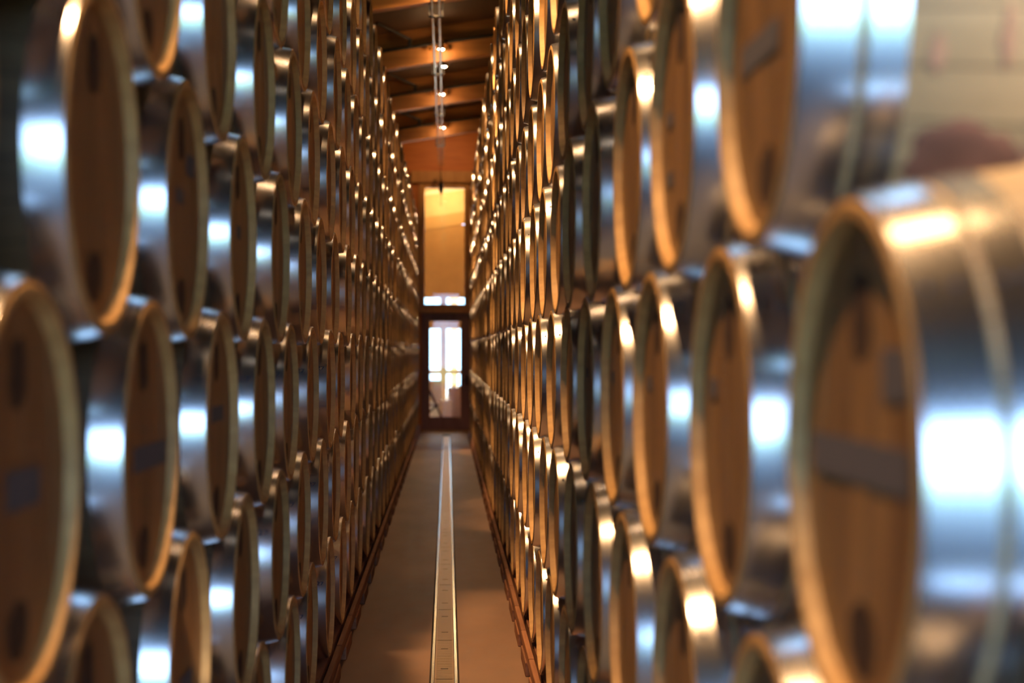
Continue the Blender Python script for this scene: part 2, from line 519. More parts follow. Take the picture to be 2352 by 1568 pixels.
def fruit(name, label, cat, loc, r, mat, sq=1.0):
    bm = bmesh.new()
    bmesh.ops.create_uvsphere(bm, u_segments=14, v_segments=10, radius=r)
    for v in bm.verts:
        v.co.z *= sq
        if v.co.z > r * 0.8:
            v.co.z -= 0.15 * r
    o = tag(link(name, to_mesh(bm, name, mat, True, 80)), label, cat)
    o.location = (loc[0], loc[1], loc[2] + r * sq)
    st = tube('stem', (0, 0, r * sq * 0.75), (0.004, 0, r * sq * 1.0), 0.004, M_MULL, o, seg=6)
fruit('orange_fruit', 'orange fruit on the pink table cloth beyond the glass door', 'fruit', (0.17, 38.35, 0.775), 0.045, M_ORANGE, 0.95)
fruit('lemon', 'small yellow lemon beside the orange on the pink cloth', 'fruit', (0.30, 38.32, 0.775), 0.035, M_YELLOW, 0.9)

c = thing('covered_chair', 'chair under a white cover beside the pink-clothed table', 'chair', (-0.16, 38.0, 0), rotz=radians(35))
bm = bmesh.new()
prof = [(0.20, 0.0), (0.195, 0.25), (0.19, 0.46), (0.185, 0.47)]
rows = []
for (w, zz) in prof:
    rows.append([bm.verts.new((w * sx, w * sy, zz)) for (sx, sy) in ((-1, -1), (0, -1.06), (1, -1), (1.06, 0), (1, 1), (0, 1.06), (-1, 1), (-1.06, 0))])
for a, b in zip(rows[:-1], rows[1:]):
    for i in range(8):
        j = (i + 1) % 8
        bm.faces.new((a[i], a[j], b[j], b[i]))
bm.faces.new(rows[-1])
link('seat_cover', to_mesh(bm, 'seat_cover', M_WHITE, True, 60), c)
bm = bmesh.new()
add_box(bm, -0.19, 0.19, 0.13, 0.20, 0.44, 0.98, 0.02, 0, Matrix.Rotation(radians(-6), 4, 'X'))
link('back_cover', to_mesh(bm, 'back_cover', M_WHITE), c)

k = thing('deck_chair', 'plum canvas deck chair with black frame beyond the glass door', 'chair', (-0.42, 36.2, 0), rotz=radians(0))
def slanted(name, p0, p1, w, th, mat):
    bm = bmesh.new()
    p0, p1 = Vector(p0), Vector(p1)
    d = (p1 - p0).normalized()
    nrm = Vector((d.z, 0, -d.x)) * th
    vs = []
    for s in (-1, 1):
        for p in (p0, p1):
            for nn in (nrm, -nrm):
                vs.append(bm.verts.new(p + nn + Vector((0, s * w, 0))))
    bmesh.ops.convex_hull(bm, input=vs)
    link(name, to_mesh(bm, name, mat), k)
slanted('canvas_back', (0.20, 0, 0.40), (-0.10, 0, 1.05), 0.26, 0.012, M_PURPLE)
slanted('canvas_seat', (0.20, 0, 0.40), (-0.24, 0, 0.48), 0.26, 0.012, M_PURPLE)
for s in (-1, 1):
    tube('leg', (-0.14, s * 0.29, 1.10), (0.36, s * 0.29, 0.0), 0.016, M_BLACK, k, seg=8)
    tube('leg', (-0.30, s * 0.27, 0.0), (0.22, s * 0.27, 0.44), 0.016, M_BLACK, k, seg=8)
tube('crossbar', (-0.135, -0.29, 1.09), (-0.135, 0.29, 1.09), 0.014, M_BLACK, k, seg=8)

# ------------------------------------------------------------------ floor drain along the aisle
DX = -0.014
dr = thing('floor_drain', 'long steel floor drain with slotted grating down the aisle', 'drain', (DX, 0, 0))
DY0, DY1 = 9.17 - 1.08 * 5, 31.5
box('channel', -0.078, 0.078, DY0, DY1, -0.001, 0.0015, M_GRIME, dr)
for s in (-1, 1):
    box('edge_rail', s * 0.061 - 0.009, s * 0.061 + 0.009, DY0, DY1, 0.0, 0.007, M_RAIL, dr, 0.002)
bm = bmesh.new()
PL = 1.08
NB = 44
for i in range(NB):
    y = 0.01 + (PL - 0.02) * (i + 0.5) / NB
    if i in (10, 33):
        add_box(bm, -0.050, -0.020, y - 0.0085, y + 0.0085, 0.001, 0.005)
        add_box(bm, 0.020, 0.050, y - 0.0085, y + 0.0085, 0.001, 0.005)
    else:
        add_box(bm, -0.050, 0.050, y - 0.0088, y + 0.0088, 0.001, 0.005)
add_box(bm, -0.051, -0.042, 0.004, PL - 0.004, 0.0012, 0.0056)
add_box(bm, 0.042, 0.051, 0.004, PL - 0.004, 0.0012, 0.0056)
gm = to_mesh(bm, 'grate_panel', M_GRATE)
y = DY0
while y + PL <= DY1 + 0.01:
    g = link('grate_panel', gm, dr)
    g.location = (0, y, 0)
    y += PL

# ------------------------------------------------------------------ barrels
BL, RB, RE = 0.95, 0.349, 0.295             # length, bilge and end radius
HD = 0.022                                  # how deep the head sits inside the chime
def rad(x):                                 # x from 0 (front end) to -BL
    return RB - (RB - RE) * ((x + BL / 2) / (BL / 2)) ** 2
ZC = RB                                     # axis height above the barrel's base

def body_mesh(name, seg, nx, mats):
    bm = bmesh.new()
    xs = [-BL * i / nx for i in range(nx + 1)]
    prof = [(-HD - 0.006, 0.266), (-HD, 0.269), (-0.004, 0.2745), (0.0, 0.2765), (0.0, RE - 0.006), (-0.005, RE)]
    prof += [(x, rad(x)) for x in xs[1:-1]]
    prof += [(-BL + 0.005, RE), (-BL, RE - 0.006), (-BL, 0.2765), (-BL + HD, 0.269)]
    add_lathe(bm, prof, seg, ZC)
    # rear head, closing the barrel
    add_lathe(bm, [(-BL + HD, 0.269), (-BL + HD, 0.0)], seg, ZC)
    for f in bm.faces:
        c = f.calc_center_median()
        r = sqrt(c.y ** 2 + (c.z - ZC) ** 2)
        f.material_index = 1 if (c.x > -0.0045 or (c.x > -0.03 and r < 0.28)) else 0
    bmesh.ops.remove_doubles(bm, verts=bm.verts, dist=1e-5)
    return to_mesh(bm, name, mats, True, 30)

def hoop_mesh(name, x0, x1, seg, mats, t=0.0032):
    bm = bmesh.new()
    n = 3
    out = [(x0 + (x1 - x0) * i / n, rad(x0 + (x1 - x0) * i / n) + t) for i in range(n + 1)]
    inn = [(x1, rad(x1) + 0.0004), (x0, rad(x0) + 0.0004)]
    b = 0.0012
    prof = [(out[0][0] - b * 0, out[0][1] - b)] + [(out[0][0] - b, out[0][1])] + out[1:-1] + [(out[-1][0] + b, out[-1][1]), (out[-1][0], out[-1][1] - b)] + inn
    add_lathe(bm, prof, seg, ZC, closed=True)
    # the lapped end with its two rivets
    a0 = 0.9
    for q in (0.3, 0.7):
        x = x0 + (x1 - x0) * q
        r = rad(x) + t
        p = Vector((x, r * sin(a0), ZC + r * cos(a0)))
        nrm = Vector((0, sin(a0), cos(a0)))
        add_tube(bm, p - nrm * 0.001, p + nrm * 0.003, 0.0055, 0.004, 8)
    return to_mesh(bm, name, mats, True, 30)

HOOPS_L = (('head_hoop', -0.002, -0.063), ('quarter_hoop', -0.125, -0.168), ('bilge_hoop', -0.285, -0.325),
         ('bilge_hoop', -0.625, -0.665), ('head_hoop', -0.880, -0.948))
HOOPS = (('head_hoop', -0.002, -0.070), ('quarter_hoop', -0.080, -0.128), ('bilge_hoop', -0.285, -0.325),
         ('bilge_hoop', -0.625, -0.665), ('head_hoop', -0.880, -0.948))

def disc_boards(nb, roll):
    """outlines of the head's boards: list of (y0, y1) in board space"""
    w = 2 * 0.2695 / nb
    return [(-0.2695 + w * i, -0.2695 + w * (i + 1)) for i in range(nb)]

def add_board(bm, y0, y1, R, x_back, x_front, roll, gap=0.0009):
    y0 += gap; y1 -= gap
    n = 7
    pts = []
    for i in range(n):
        y = y0 + (y1 - y0) * i / (n - 1)
        pts.append((y, sqrt(max(R * R - y * y, 0.0))))
    for i in range(n - 1, -1, -1):
        y = y0 + (y1 - y0) * i / (n - 1)
        pts.append((y, -sqrt(max(R * R - y * y, 0.0))))
    if abs(y0) > R - 0.002 or abs(y1) > R - 0.002:
        clean = []
        for p in pts:
            if not clean or (Vector(p) - Vector(clean[-1])).length > 1e-4:
                clean.append(p)
        if (Vector(clean[0]) - Vector(clean[-1])).length < 1e-4:
            clean.pop()
        pts = clean
    c, s = cos(roll), sin(roll)
    P = [(c * y - s * z, s * y + c * z) for (y, z) in pts]
    front = [bm.verts.new((x_front, y, ZC + z)) for (y, z) in P]
    back = [bm.verts.new((x_back, y, ZC + z)) for (y, z) in P]
    bm.faces.new(front)
    bm.faces.new(list(reversed(back)))
    for i in range(len(P)):
        j = (i + 1) % len(P)
        bm.faces.new((front[i], back[i], back[j], front[j]))

ROLLS = [0.0, 0.12, -0.18, 0.3, -0.08]
NB_HEAD = 7
board_meshes, head_meshes = {}, {}
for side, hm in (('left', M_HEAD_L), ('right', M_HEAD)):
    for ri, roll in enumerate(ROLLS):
        lst = []
        whole = bmesh.new()
        for (a, b) in disc_boards(NB_HEAD, roll):
            xf = -HD + random.uniform(-0.0008, 0.0008)
            bm = bmesh.new()
            add_board(bm, a, b, 0.2685, -HD - 0.022, xf, roll)
            lst.append(to_mesh(bm, 'head_board', hm))
            add_board(whole, a, b, 0.2685, -HD - 0.022, xf, roll)
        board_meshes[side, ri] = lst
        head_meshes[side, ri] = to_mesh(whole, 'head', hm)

LOD = {}
for key, seg, nx in (('near', 96, 20), ('mid', 48, 12)):
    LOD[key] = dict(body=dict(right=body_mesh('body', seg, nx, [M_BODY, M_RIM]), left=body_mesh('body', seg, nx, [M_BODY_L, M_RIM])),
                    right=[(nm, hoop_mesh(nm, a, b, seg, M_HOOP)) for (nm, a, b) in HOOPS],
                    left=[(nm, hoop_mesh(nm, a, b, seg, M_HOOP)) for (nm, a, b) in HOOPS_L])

def flat_patch(name, w, h, th, mat, rough_edge=False, seed=0):
    """thin sheet in the head's plane (local YZ), w along Y, h along Z"""
    bm = bmesh.new()
    if rough_edge:
        rnd = random.Random(seed)
        n = 18
        ring = []
        for i in range(n):
            a = 2 * pi * i / n
            e = (abs(cos(a)) ** 3 + abs(sin(a)) ** 3) ** (-1 / 3)
            k = e * rnd.uniform(0.86, 1.06)
            ring.append((w / 2 * k * cos(a), h / 2 * k * sin(a)))
    else:
        ring = [(-w / 2, -h / 2), (w / 2, -h / 2), (w / 2, h / 2), (-w / 2, h / 2)]
    f = [bm.verts.new((th, y, z)) for (y, z) in ring]
    g = [bm.verts.new((0, y, z)) for (y, z) in ring]
    bm.faces.new(f)
    bm.faces.new(list(reversed(g)))
    for i in range(len(ring)):
        j = (i + 1) % len(ring)
        bm.faces.new((f[i], g[i], g[j], f[j]))
    return to_mesh(bm, name, mat)

def hoop_stamp():
    """the figures 27 stamped across a head hoop, on its side that faces along the aisle"""
    c = bpy.data.curves.new('hoop_stamp', 'FONT')
    c.body = '27'
    c.size = 0.026
    c.extrude = 0.0004
    c.align_x, c.align_y = 'CENTER', 'CENTER'
    o = bpy.data.objects.new('hoop_stamp', c)
    me = bpy.data.meshes.new_from_object(o)
    bpy.data.objects.remove(o)
    bpy.data.curves.remove(c)
    r0, a0, x0 = rad(-0.032) + 0.0038, 0.36, -0.032
    for v in me.vertices:
        tx, ty, tz = v.co.x * 1.35, v.co.y, v.co.z
        a = a0 + ty / r0
        r = rad(x0 + tx) + 0.0038 + tz
        v.co = (x0 + tx, -r * cos(a), ZC + r * sin(a))
    me.name = 'hoop_stamp'
    me.materials.append(M_STAMP)
    return me
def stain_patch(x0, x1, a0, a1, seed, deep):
    """irregular film of dried wine on the staves, the deep one with contact shade in its colour: x along the barrel, a the angle down from the top"""
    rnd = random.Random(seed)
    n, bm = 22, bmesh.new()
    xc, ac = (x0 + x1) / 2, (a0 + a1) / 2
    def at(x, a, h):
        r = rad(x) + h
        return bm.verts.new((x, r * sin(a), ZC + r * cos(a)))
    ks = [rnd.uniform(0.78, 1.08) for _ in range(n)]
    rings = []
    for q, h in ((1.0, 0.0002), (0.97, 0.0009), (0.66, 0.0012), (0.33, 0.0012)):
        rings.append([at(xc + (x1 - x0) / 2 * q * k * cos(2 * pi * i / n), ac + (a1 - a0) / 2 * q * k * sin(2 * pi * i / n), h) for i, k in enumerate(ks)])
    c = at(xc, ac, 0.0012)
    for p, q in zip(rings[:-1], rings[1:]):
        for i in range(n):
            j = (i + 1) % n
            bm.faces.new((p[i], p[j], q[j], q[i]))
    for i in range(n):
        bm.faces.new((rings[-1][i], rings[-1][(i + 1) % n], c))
    return to_mesh(bm, 'wine_shade_patch', M_WINE_SHADE if deep else M_WINE_FAINT, True, 60)
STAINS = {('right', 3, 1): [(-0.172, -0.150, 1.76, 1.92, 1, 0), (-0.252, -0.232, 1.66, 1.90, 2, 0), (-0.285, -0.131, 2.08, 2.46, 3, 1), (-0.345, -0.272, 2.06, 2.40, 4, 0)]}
STAMP = hoop_stamp()
STAMPED = {('left', 2, 4), ('left', 2, 5), ('left', 2, 6), ('left', 2, 7), ('left', 1, 4), ('left', 1, 5), ('left', 1, 6), ('left', 0, 3), ('left', 0, 4), ('left', 0, 5)}

MARK_TOP = flat_patch('burnt_mark', 0.085, 0.105, 0.0004, M_BURN, True, 3)
MARK_LOW = flat_patch('burnt_mark', 0.105, 0.085, 0.0004, M_BURN, True, 5)

SIDES = {
    'left': dict(X=-0.585, p=0.942, even=3.17, odd=2.70, v=0.519, c0=-1.235, end=32.75, rz=0.0, dx=0.0),
    'right': dict(X=0.441, p=0.826, even=1.74, odd=2.153, v=0.565, c0=-1.256, end=30.0, rz=pi, dx=-0.013),
}
ROWS = 8
ORD = ['', 'first', 'second', 'third', 'fourth', 'fifth', 'sixth', 'seventh', 'eighth', 'ninth', 'tenth', 'eleventh', 'twelfth', 'thirteenth',
       'fourteenth', 'fifteenth', 'sixteenth', 'seventeenth', 'eighteenth', 'nineteenth', 'twentieth', 'twenty-first', 'twenty-second',
       'twenty-third', 'twenty-fourth', 'twenty-fifth', 'twenty-sixth', 'twenty-seventh', 'twenty-eighth', 'twenty-ninth', 'thirtieth',
       'thirty-first', 'thirty-second', 'thirty-third', 'thirty-fourth', 'thirty-fifth', 'thirty-sixth', 'thirty-seventh', 'thirty-eighth', 'thirty-ninth']
ROWNAME = ['bottom row', 'second row up', 'third row up', 'fourth row up', 'fifth row up', 'sixth row up', 'seventh row up', 'top row']

def project(x, y, z):
    """pixel of a world point in the 2352 x 1568 frame"""
    z -= CAM_H
    cy, sy = cos(YAW), sin(YAW)
    xr, yr = x * cy - y * sy, x * sy + y * cy
    cp, sp = cos(PITCH), sin(PITCH)
    d, u = yr * cp + z * sp, -yr * sp + z * cp
    if d < 0.05:
        return None
    return 1176 + F_PX * xr / d, 784 - F_PX * u / d

barrels = []            # every barrel of both stacks that the frame meets, and those that carry them
for side, S in SIDES.items():
    have = {}
    for k in range(ROWS):
        n = -8
        while True:
            i = n
            y = (S['odd'] if k % 2 else S['even']) + S['p'] * i
            n += 1
            if y > S['end']:
                break
            if y < (-1.6 if side == 'left' else 0.85):
                continue
            zc = S['c0'] + S['v'] * k + CAM_H
            pts = [project(S['X'] * (1.0 if j < 8 else 1.15), y + 0.31 * cos(j * pi / 4), zc + 0.31 * sin(j * pi / 4)) for j in range(16)]
            pts = [q for q in pts if q]
            if not pts:
                continue
            xs, ys = [q[0] for q in pts], [q[1] for q in pts]
            inside = max(xs) > 2 and min(xs) < 2350 and max(ys) > 2 and min(ys) < 1566
            have[(k, i)] = (y, zc, inside)
    keep = {q for q, w in have.items() if w[2]}
    for k in range(ROWS - 1, 0, -1):                    # carriers of the barrels in the frame
        lo = (-1, 0) if k % 2 == 0 else ((0, 1) if side == 'right' else (-1, 0))
        for (kk, i) in list(keep):
            if kk == k:
                y = have[(kk, i)][0]
                for (k2, i2), w in have.items():
                    if k2 == k - 1 and abs(w[0] - y) < S['p'] * 0.75:
                        keep.add((k2, i2))
    if side == 'left':                                   # the stack runs on past the viewpoint
        keep |= {q for q, w in have.items() if w[0] < 14}
    if side == 'right':                                  # the stack steps down at its near end
        keep = {(k, i) for (k, i) in keep if have[(k, i)][0] >= (1.70 if k == 2 else 2.1 if k >= 3 else 0.85)}
    for k in range(ROWS):
        row = sorted(((have[(kk, i)][0], have[(kk, i)][1], have[(kk, i)][2]) for (kk, i) in keep if kk == k))
        seen = hid = 0
        for (y, zc, inside) in row:
            if inside:
                seen += 1
            barrels.append(dict(side=side, k=k, y=y, zc=zc, inside=inside, n=seen))
        out = [b for b in barrels if b['side'] == side and b['k'] == k and not b['inside']]
        for q, b in enumerate(reversed(out)):
            b['hid'] = q + 1

# what the photo shows on single heads: (kind, offset along the aisle, offset up, width, height)
LONG = 'grey_label'
MARKS = {
    ('left', 2, 1): [(LONG, 0.03, 0.0, 0.17, 0.055)],
    ('left', 2, 2): [(LONG, 0.07, -0.02, 0.34, 0.05)],
    ('left', 3, 2): [(LONG, 0.13, 0.115, 0.11, 0.05), (LONG, -0.02, 0.03, 0.10, 0.035)],
    ('left', 3, 3): [(LONG, 0.02, 0.02, 0.08, 0.04)],
    ('left', 1, 2): [(LONG, 0.04, -0.06, 0.16, 0.05)],
    ('left', 2, 3): [(LONG, 0.02, 0.03, 0.20, 0.04)],
    ('right', 2, 1): [(LONG, 0.02, 0.0, 0.42, 0.048), (LONG, -0.137, 0.10, 0.10, 0.055)],
    ('right', 3, 1): [(LONG, 0.05, -0.012, 0.26, 0.042)],
    ('right', 3, 2): [(LONG, 0.13, 0.02, 0.07, 0.028), (LONG, 0.13, -0.10, 0.08, 0.028)],
    ('right', 2, 2): [(LONG, 0.15, 0.06, 0.07, 0.032)],
    ('right', 2, 3): [(LONG, 0.13, 0.05, 0.07, 0.032)],
    ('right', 2, 4): [(LONG, 0.13, 0.05, 0.07, 0.032)],
    ('right', 2, 5): [(LONG, 0.12, 0.05, 0.06, 0.03)],
}
SAID = {
    ('left', 2, 1): 'oak barrel cut by the frame at lower left, square grey label on its head',
    ('left', 2, 2): 'oak barrel with a long grey label across its head, third row of left stack',
    ('left', 3, 2): 'large oak barrel at upper left with two small grey labels on its head',
    ('right', 2, 1): 'largest nearest oak barrel with a wide grey label band across its head, right stack',
    ('right', 3, 1): 'oak barrel with wine-stained tan staves showing, end of the right stack',
    ('right', 3, 2): 'oak barrel in right stack with two small grey tags, one above the other',
}

barrels.sort(key=lambda b: (not b['inside'], b['y']))
LIMIT = 300
single = [b for b in barrels if b['inside']][:LIMIT]
rest = [b for b in barrels if b['inside']][LIMIT:]
carry = [b for b in barrels if not b['inside']]
rnd = random.Random(5)

def place_barrel(b):
    S = SIDES[b['side']]
    near = b['y'] < 7.5
    L = LOD['near' if near else 'mid']
    key = (b['side'], b['k'], b['n'])
    sg = 1 if b['side'] == 'left' else -1
    x = S['X'] + (S['dx'] if b['k'] % 2 else 0.0) + rnd.uniform(-0.007, 0.007)
    if b['inside']:
        label = SAID.get(key) or 'oak barrel with steel hoops, %s stack, %s, %s from the near end' % (b['side'], ROWNAME[b['k']], ORD[b['n']])
    else:
        label = 'oak barrel of %s stack beyond the frame, %s, %s out of view' % (b['side'], ROWNAME[b['k']], ORD[b['hid']])
    root = bpy.data.objects.new('wine_barrel', None)
    root.empty_display_size = 0.1
    COL.objects.link(root)
    root.location = (x, b['y'], b['zc'] - RB)
    root.rotation_euler = (0, 0, S['rz'])
    tag(root, label, 'barrel', 'oak barrels in the %s stack' % b['side'])
    link('body', L['body'][b['side']], root)
    ri = rnd.randrange(len(ROLLS))
    if near and b['inside']:
        hp = link('head', None, root)
        for me in board_meshes[b['side'], ri]:
            link('head_board', me, hp)
    else:
        link('head', head_meshes[b['side'], ri], root)
    for (nm, me) in (L[b['side']] if near else L[b['side']][:3]):
        link(nm, me, root)
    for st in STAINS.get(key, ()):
        link('wine_shade_patch', stain_patch(*st), root)
    if b['inside'] and key in STAMPED:
        link('hoop_stamp', STAMP, root)
    if b['inside'] and b['y'] < 12:
        for me, dz in ((MARK_TOP, 0.165), (MARK_LOW, -0.20)):
            m = link('burnt_mark', me, root)
            m.location = (-HD + 0.0011, 0, ZC + dz)
        for (nm, dy, dz, w, h) in MARKS.get(key, ()):
            o = link(nm, flat_patch(nm, w, h, 0.0006, M_LABEL), root)
            o.location = (-HD + 0.0017, dy * sg, ZC + dz)

for b in single + carry:
    place_barrel(b)

# the far barrels, past the three hundred that show largest: one object
def far_lump(items):
    bm = bmesh.new()
    seg = 26
    prof = [(-HD, 0.0), (-HD, 0.269)]
    add_lathe(bm, prof, seg, 0, 2)
    add_lathe(bm, [(-HD, 0.269), (0.0, 0.2765), (0.0, RE)], seg, 0, 1)
    add_lathe(bm, [(-0.002, RE)] + [(x, rad(x)) for x in (-0.07, -0.2, -0.34, -0.475, -0.61, -0.75, -0.88)] + [(-BL, RE), (-BL, 0.0)], seg, 0, 0)
    for (nm, a, b) in HOOPS[:3]:
        add_lathe(bm, [(a, rad(a)), (a, rad(a) + 0.0032), (b, rad(b) + 0.0032), (b, rad(b))], seg, 0, 3)
    bm.verts.index_update()
    V = [v.co.copy() for v in bm.verts]
    F = [([v.index for v in f.verts], f.material_index) for f in bm.faces]
    bm.free()
    vs, fs, mi = [], [], []
    for b in items:
        S = SIDES[b['side']]
        x = S['X'] + (S['dx'] if b['k'] % 2 else 0.0) + rnd.uniform(-0.007, 0.007)
        M = Matrix.Translation((x, b['y'], b['zc'])) @ Matrix.Rotation(S['rz'], 4, 'Z')
        o = len(vs)
        vs += [tuple(M @ v) for v in V]
        for (f, m) in F:
            fs.append([o + i for i in f])
            mi.append(m)
    me = bpy.data.meshes.new('distant_barrels')
    me.from_pydata(vs, [], fs)
    for m in (M_RIM, M_RIM, M_HEAD_L, M_HOOP):
        me.materials.append(m)
    me.polygons.foreach_set('material_index', mi)
    me.polygons.foreach_set('use_smooth', [True] * len(fs))
    bm = bmesh.new()
    bm.from_mesh(me)
    bmesh.ops.recalc_face_normals(bm, faces=bm.faces)
    bm.to_mesh(me)
    bm.free()
    me.set_sharp_from_angle(angle=radians(30))
    o = link('distant_barrels', me)
    o['kind'] = 'stuff'
    tag(o, 'the farthest oak barrels of both stacks, near the end wall', 'barrels')
far_lump(rest)

# ------------------------------------------------------------------ timber skids under the bottom rows
def skid_meshes(p, top, sgn):
    """skid of one barrel column: aisle side at local +X; the barrel lies along X in its two notched rails"""
    out = []
    half = p / 2 - 0.012
    # notched rail: polygon in YZ with an arc cut for the barrel
    def rail(x, w, r):
        bm = bmesh.new()
        zc = top
        pts = [(-half, 0.075), (half, 0.075), (half, 0.145)]
        r += 0.012
        a = 0.62
        arc = [(r * sin(t), zc - r * cos(t)) for t in [a - 2 * a * i / 10 for i in range(11)]]
        arc = [(y, min(max(z, 0.083), 0.145)) for (y, z) in arc if abs(y) < half - 0.02]
        pts += arc + [(-half, 0.145)]
        f0 = [bm.verts.new((x, y, z)) for (y, z) in pts]
        f1 = [bm.verts.new((x - w, y, z)) for (y, z) in pts]
        bm.faces.new(f0); bm.faces.new(list(reversed(f1)))
        for i in range(len(pts)):
            j = (i + 1) % len(pts)
            bm.faces.new((f0[i], f1[i], f1[j], f0[j]))
        return to_mesh(bm, 'rail', M_SKID)
    out.append(('rail', rail(-0.015, 0.06, rad(-0.045) + 0.006)))
    out.append(('rail', rail(-0.875, 0.06, rad(-0.905) + 0.006)))
    for y in (half * 0.1 * sgn,):
        bm = bmesh.new()
        add_box(bm, -0.95, 0.035, y - 0.24, y + 0.24, 0.0, 0.074, 0.004)
        out.append(('bearer', to_mesh(bm, 'bearer', M_SKID)))
    bm = bmesh.new()
    add_box(bm, 0.0, 0.028, -half, half, 0.076, 0.135, 0.003)
    out.append(('face_board', to_mesh(bm, 'face_board', M_SKID)))
    return out
for side, S in SIDES.items():
    parts = skid_meshes(S['p'], S['c0'] + CAM_H, 1 if side == 'left' else -1)
    rowk = sorted([b for b in barrels if b['side'] == side and b['k'] == 0], key=lambda b: b['y'])
    n = 0
    for b in rowk:
        n += 1
        t = thing('barrel_skid', 'reddish timber skid on the floor under the %s stack, %s from the near end' % (side, ORD[n]), 'skid',
                  (S['X'], b['y'], 0), 'timber skids under the %s stack' % side, S['rz'])
        for (nm, me) in parts:
            link(nm, me, t)

# ------------------------------------------------------------------ overhead fittings
TX = -0.128
PIPE_Z = 3.85 + CAM_H
tr = thing('overhead_track', 'pair of bright steel pipes running above the aisle under the beams', 'pipes', (TX, 0, PIPE_Z))
for s in (-1, 1):
    bm = bmesh.new()
    add_tube(bm, (s * 0.04, -3.0, 0), (s * 0.04, 32.6, 0), 0.020, seg=16)
    p = link('pipe', to_mesh(bm, 'pipe', M_PIPE, True), tr)
    bm = bmesh.new()
    add_tube(bm, (s * 0.04, 32.55, 0), (s * 0.04, 32.62, 0), 0.023, seg=16)
    link('end_ring', to_mesh(bm, 'end_ring', M_BRASS, True), tr)
for i, y in enumerate(BEAM_Y):
    bm = bmesh.new()
    add_box(bm, -0.085, 0.085, y + 0.05, y + 0.10, -0.024, 0.0, 0.003)
    add_box(bm, -0.085, -0.065, y + 0.05, y + 0.10, -0.02, BEAM_BOT - PIPE_Z - 0.008, 0.002)
    add_box(bm, 0.065, 0.085, y + 0.05, y + 0.10, -0.02, BEAM_BOT - PIPE_Z + 0.018, 0.002)
    cl = link('clamp', to_mesh(bm, 'clamp', M_BLACK), tr)

for i, y in enumerate(BEAM_Y):
    if y < 13:
        continue
    rank = ORD[i - 4] if i > 4 else 'nearest'
    cp = thing('conduit_pipe', 'black pipe with hanger strut along the %s roof beam in view' % ORD[max(1, i - 4)], 'pipe', (0, y - 0.06, 0), 'black pipes along the beams')
    hz = 4.27 + CAM_H
    tube('pipe', (WX0 + 0.2, 0, hz + SLOPE * (WX0 + 0.2)), (WX1 - 0.2, 0, hz + SLOPE * (WX1 - 0.2)), 0.024, M_BLACK, cp, seg=10)
    for cx in (-0.98, 0.9):
        bm = bmesh.new()
        add_box(bm, cx - 0.03, cx + 0.03, -0.035, 0.055, hz + SLOPE * cx - 0.06, hz + SLOPE * cx + 0.06, 0.004)
        link('bracket', to_mesh(bm, 'bracket', M_BLACK), cp)
    bm = bmesh.new()
    xa = -0.52
    add_box(bm, xa - 0.025, xa + 0.025, -0.03, 0.02, hz + SLOPE * xa, DECK_C - 0.12 + SLOPE * xa, 0.004)
    link('hanger', to_mesh(bm, 'hanger', M_BLACK), cp)
    tube('strut', (xa, -0.005, DECK_C - 0.14 + SLOPE * xa), (xa - 0.42, -0.75, DECK_C - 0.01 + SLOPE * (xa - 0.42)), 0.022, M_BLACK, cp, seg=8)
    for sx in (-0.235, -0.01):
        bm = bmesh.new()
        add_tube(bm, (sx, -0.02, hz - 0.10), (sx, -0.02, hz + SLOPE * sx), 0.012, seg=8)
        bmesh.ops.create_uvsphere(bm, u_segments=10, v_segments=6, radius=0.026, matrix=Matrix.Translation((sx, -0.02, hz - 0.11)))
        link('sprinkler_head', to_mesh(bm, 'sprinkler_head', M_BRASS, True), cp)

def spot_lamp(x, y, z, label, aim, watts, cone, wide, glow, col=WARM, soft=0.045):
    """fixture with a shade and a bulb; aim / watts / cone is its beam, wide the extra spots added round it, glow what leaks sideways"""
    t = thing('spot_lamp', label, 'lamp', (x, y, z), 'spot lamps above the aisle', 0)
    bm = bmesh.new()
    prof = [(0.135, 0.0), (0.135, 0.024), (0.10, 0.034), (0.05, 0.046), (0.0, 0.056), (-0.006, 0.056), (-0.006, 0.050), (0.02, 0.046)]
    add_lathe(bm, prof, 20)
    bmesh.ops.transform(bm, matrix=Matrix.Rotation(-pi / 2, 4, 'Y'), verts=bm.verts)
    link('shade', to_mesh(bm, 'shade', M_BRASS, True), t)
    bm = bmesh.new()
    add_lathe(bm, [(0.02, 0.046), (0.004, 0.044), (-0.012, 0.034), (-0.02, 0.018), (-0.022, 0.0)], 18)
    bmesh.ops.transform(bm, matrix=Matrix.Rotation(-pi / 2, 4, 'Y'), verts=bm.verts)
    link('bulb', to_mesh(bm, 'bulb', M_BULB, True), t)
    tube('stem', (0, 0, 0.13), (0, 0, deck_z(x) + 0.01 - z), 0.011, M_BLACK, t, seg=8)
    p = Vector((x, y, z - 0.05))
    rot = (Vector(aim) - p).to_track_quat('-Z', 'Y').to_euler()
    lamp_light('spot_lamp_beam', p, watts, col, cone, 0.4 if x < 0 else 0.9, soft, rot)
    if wide:
        # unseen extra spots added for hoop glints: two toward the stacks, one down
        lamp_light('spot_lamp_wide', p, wide * 0.5, col, 84, 0.35, 0.045, Vector((-0.62, 0, -0.78)).to_track_quat('-Z', 'Y').to_euler())
        lamp_light('spot_lamp_wide', p, wide * 0.5, col, 84, 0.35, 0.045, Vector((0.62, 0, -0.78)).to_track_quat('-Z', 'Y').to_euler())
        lamp_light('spot_lamp_down', p, wide * 0.45, col, 110, 0.3, 0.045)
    if glow:
        lamp_light('spot_lamp_glow', p, glow, col, None, 0, 0.04)

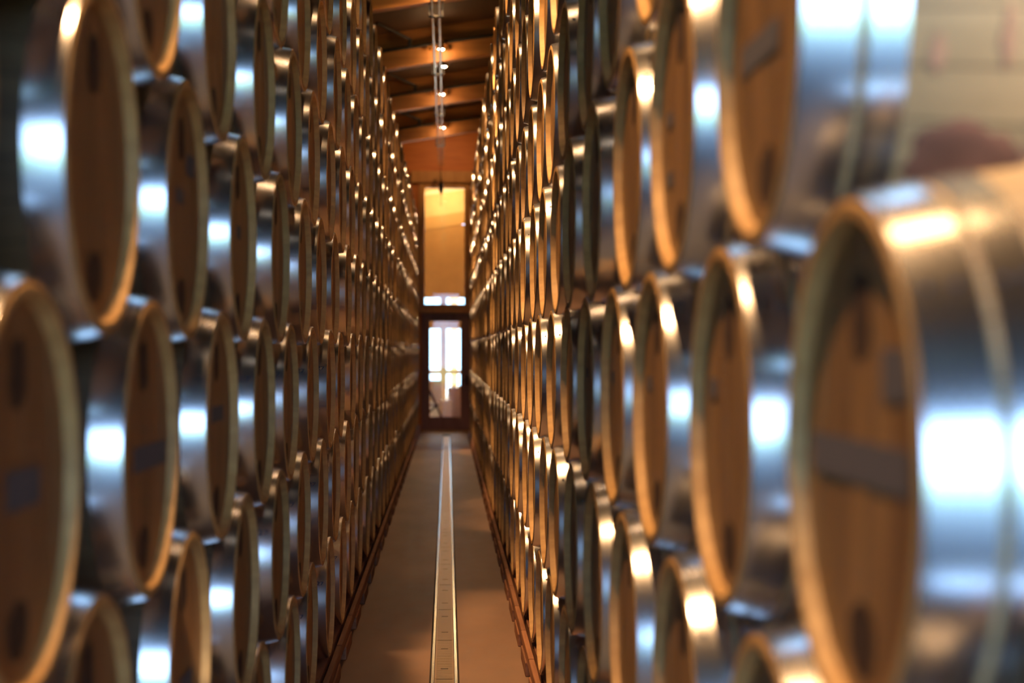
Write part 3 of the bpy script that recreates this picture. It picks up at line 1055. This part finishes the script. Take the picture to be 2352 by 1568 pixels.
# beam index: (lamp x, aim, beam watts, cone, wide watts, glow watts)
LAMPS = {
    2: (-0.50, (0.9, 2.4, 1.5), 1300, 56, 0, 0),
    3: (-0.78, (0.35, 8.0, 0.0), 1050, 46, 0, 0),
    4: (-0.78, (0.30, 9.2, 0.0), 650, 40, 0, 0),
    5: (-0.084, (1.45, 15.6, 0.0), 1150, 29, 200, 8),
    6: (-0.084, (1.45, 17.2, 0.0), 950, 29, 260, 8),
    7: (-0.084, (0.44, 22.3, 2.6), 250, 40, 220, 10),
    8: (-0.084, (1.35, 26.2, 0.0), 1700, 28, 260, 8),
    9: (-0.084, (0.0, 31.0, 0.6), 160, 40, 220, 6),
}
for i, y in enumerate(BEAM_Y):
    if i not in LAMPS:
        continue
    lx, aim, watts, cone, wide, glow = LAMPS[i]
    lab = ('small bright spot lamp hanging in front of the %s beam in view' % ORD[i - 4]) if i > 4 else ('spot lamp over the left stack, %s back from the view' % ORD[5 - i])
    spot_lamp(lx, y - 0.21, 4.14 + CAM_H, lab, aim, watts, cone, wide, glow)
spot_lamp(-0.05, BEAM_Y[7] + 1.1, 4.14 + CAM_H, 'small spot lamp with brass neck just beyond the second beam in view', (-0.58, 24.5, 2.5), 160, 45, 0, 4)
for q in (3, 4):
    spot_lamp(-0.084, BEAM_Y[q] - 0.21, 4.14 + CAM_H, 'spot lamp over the aisle centre, %s back from the view' % ORD[5 - q], (0.44, BEAM_Y[q] + 0.25, 4.75), 280, 62, 130 if q == 4 else 50, 0)
spot_lamp(0.7, 2.9, 4.14 + CAM_H, 'spot lamp over the near end of the right stack', (0.55, 1.75, 1.9), 80, 40, 0, 0, WARM, 0.22)
spot_lamp(0.0, 31.7, 4.48 + CAM_H, 'added unseen lamp behind the last beam, washing the orange end wall', (0, 33.1, 4.8), 48, 150, 0, 1)  # unseen lamp added to brighten the end wall
spot_lamp(3.6, -1.2, 4.3 + CAM_H, 'added unseen lamp aimed at the end of the right stack', (1.45, 2.0, 2.15), 7000, 21, 0, 0, (1.0, 0.80, 0.55))  # unseen lamp added to brighten the near right staves

# small dark pendant hanging in front of the tall window
pd = thing('pendant_lamp', 'small dark pendant hanging on a thin cable before the tall window', 'lamp', (-0.128, 32.85, 0))
tube('cable', (0, 0, 3.48 + CAM_H), (0, 0, deck_z(-0.1) + 0.01), 0.006, M_BLACK, pd, seg=6)
bm = bmesh.new()
add_lathe(bm, [(3.50, 0.0), (3.49, 0.03), (3.42, 0.05), (3.34, 0.046), (3.26, 0.02), (3.25, 0.0)], 16)
bmesh.ops.transform(bm, matrix=Matrix.Translation((0, 0, CAM_H)) @ Matrix.Rotation(-pi / 2, 4, 'Y'), verts=bm.verts)
link('body', to_mesh(bm, 'body', M_BLACK, True), pd)
tube('reflection_rod', (0, 0, 3.26 + CAM_H), (0, 0, 3.0 + CAM_H), 0.006, M_BLACK, pd, seg=6)  # thin rod standing in for the pendant's reflection in the window
bm = bmesh.new()
bmesh.ops.create_uvsphere(bm, u_segments=12, v_segments=8, radius=0.022, matrix=Matrix.Translation((0.035, -0.04, 3.47 + CAM_H)))
link('lens', to_mesh(bm, 'lens', M_PIPE, True), pd)  # bright bead standing in for the highlight on the pendant
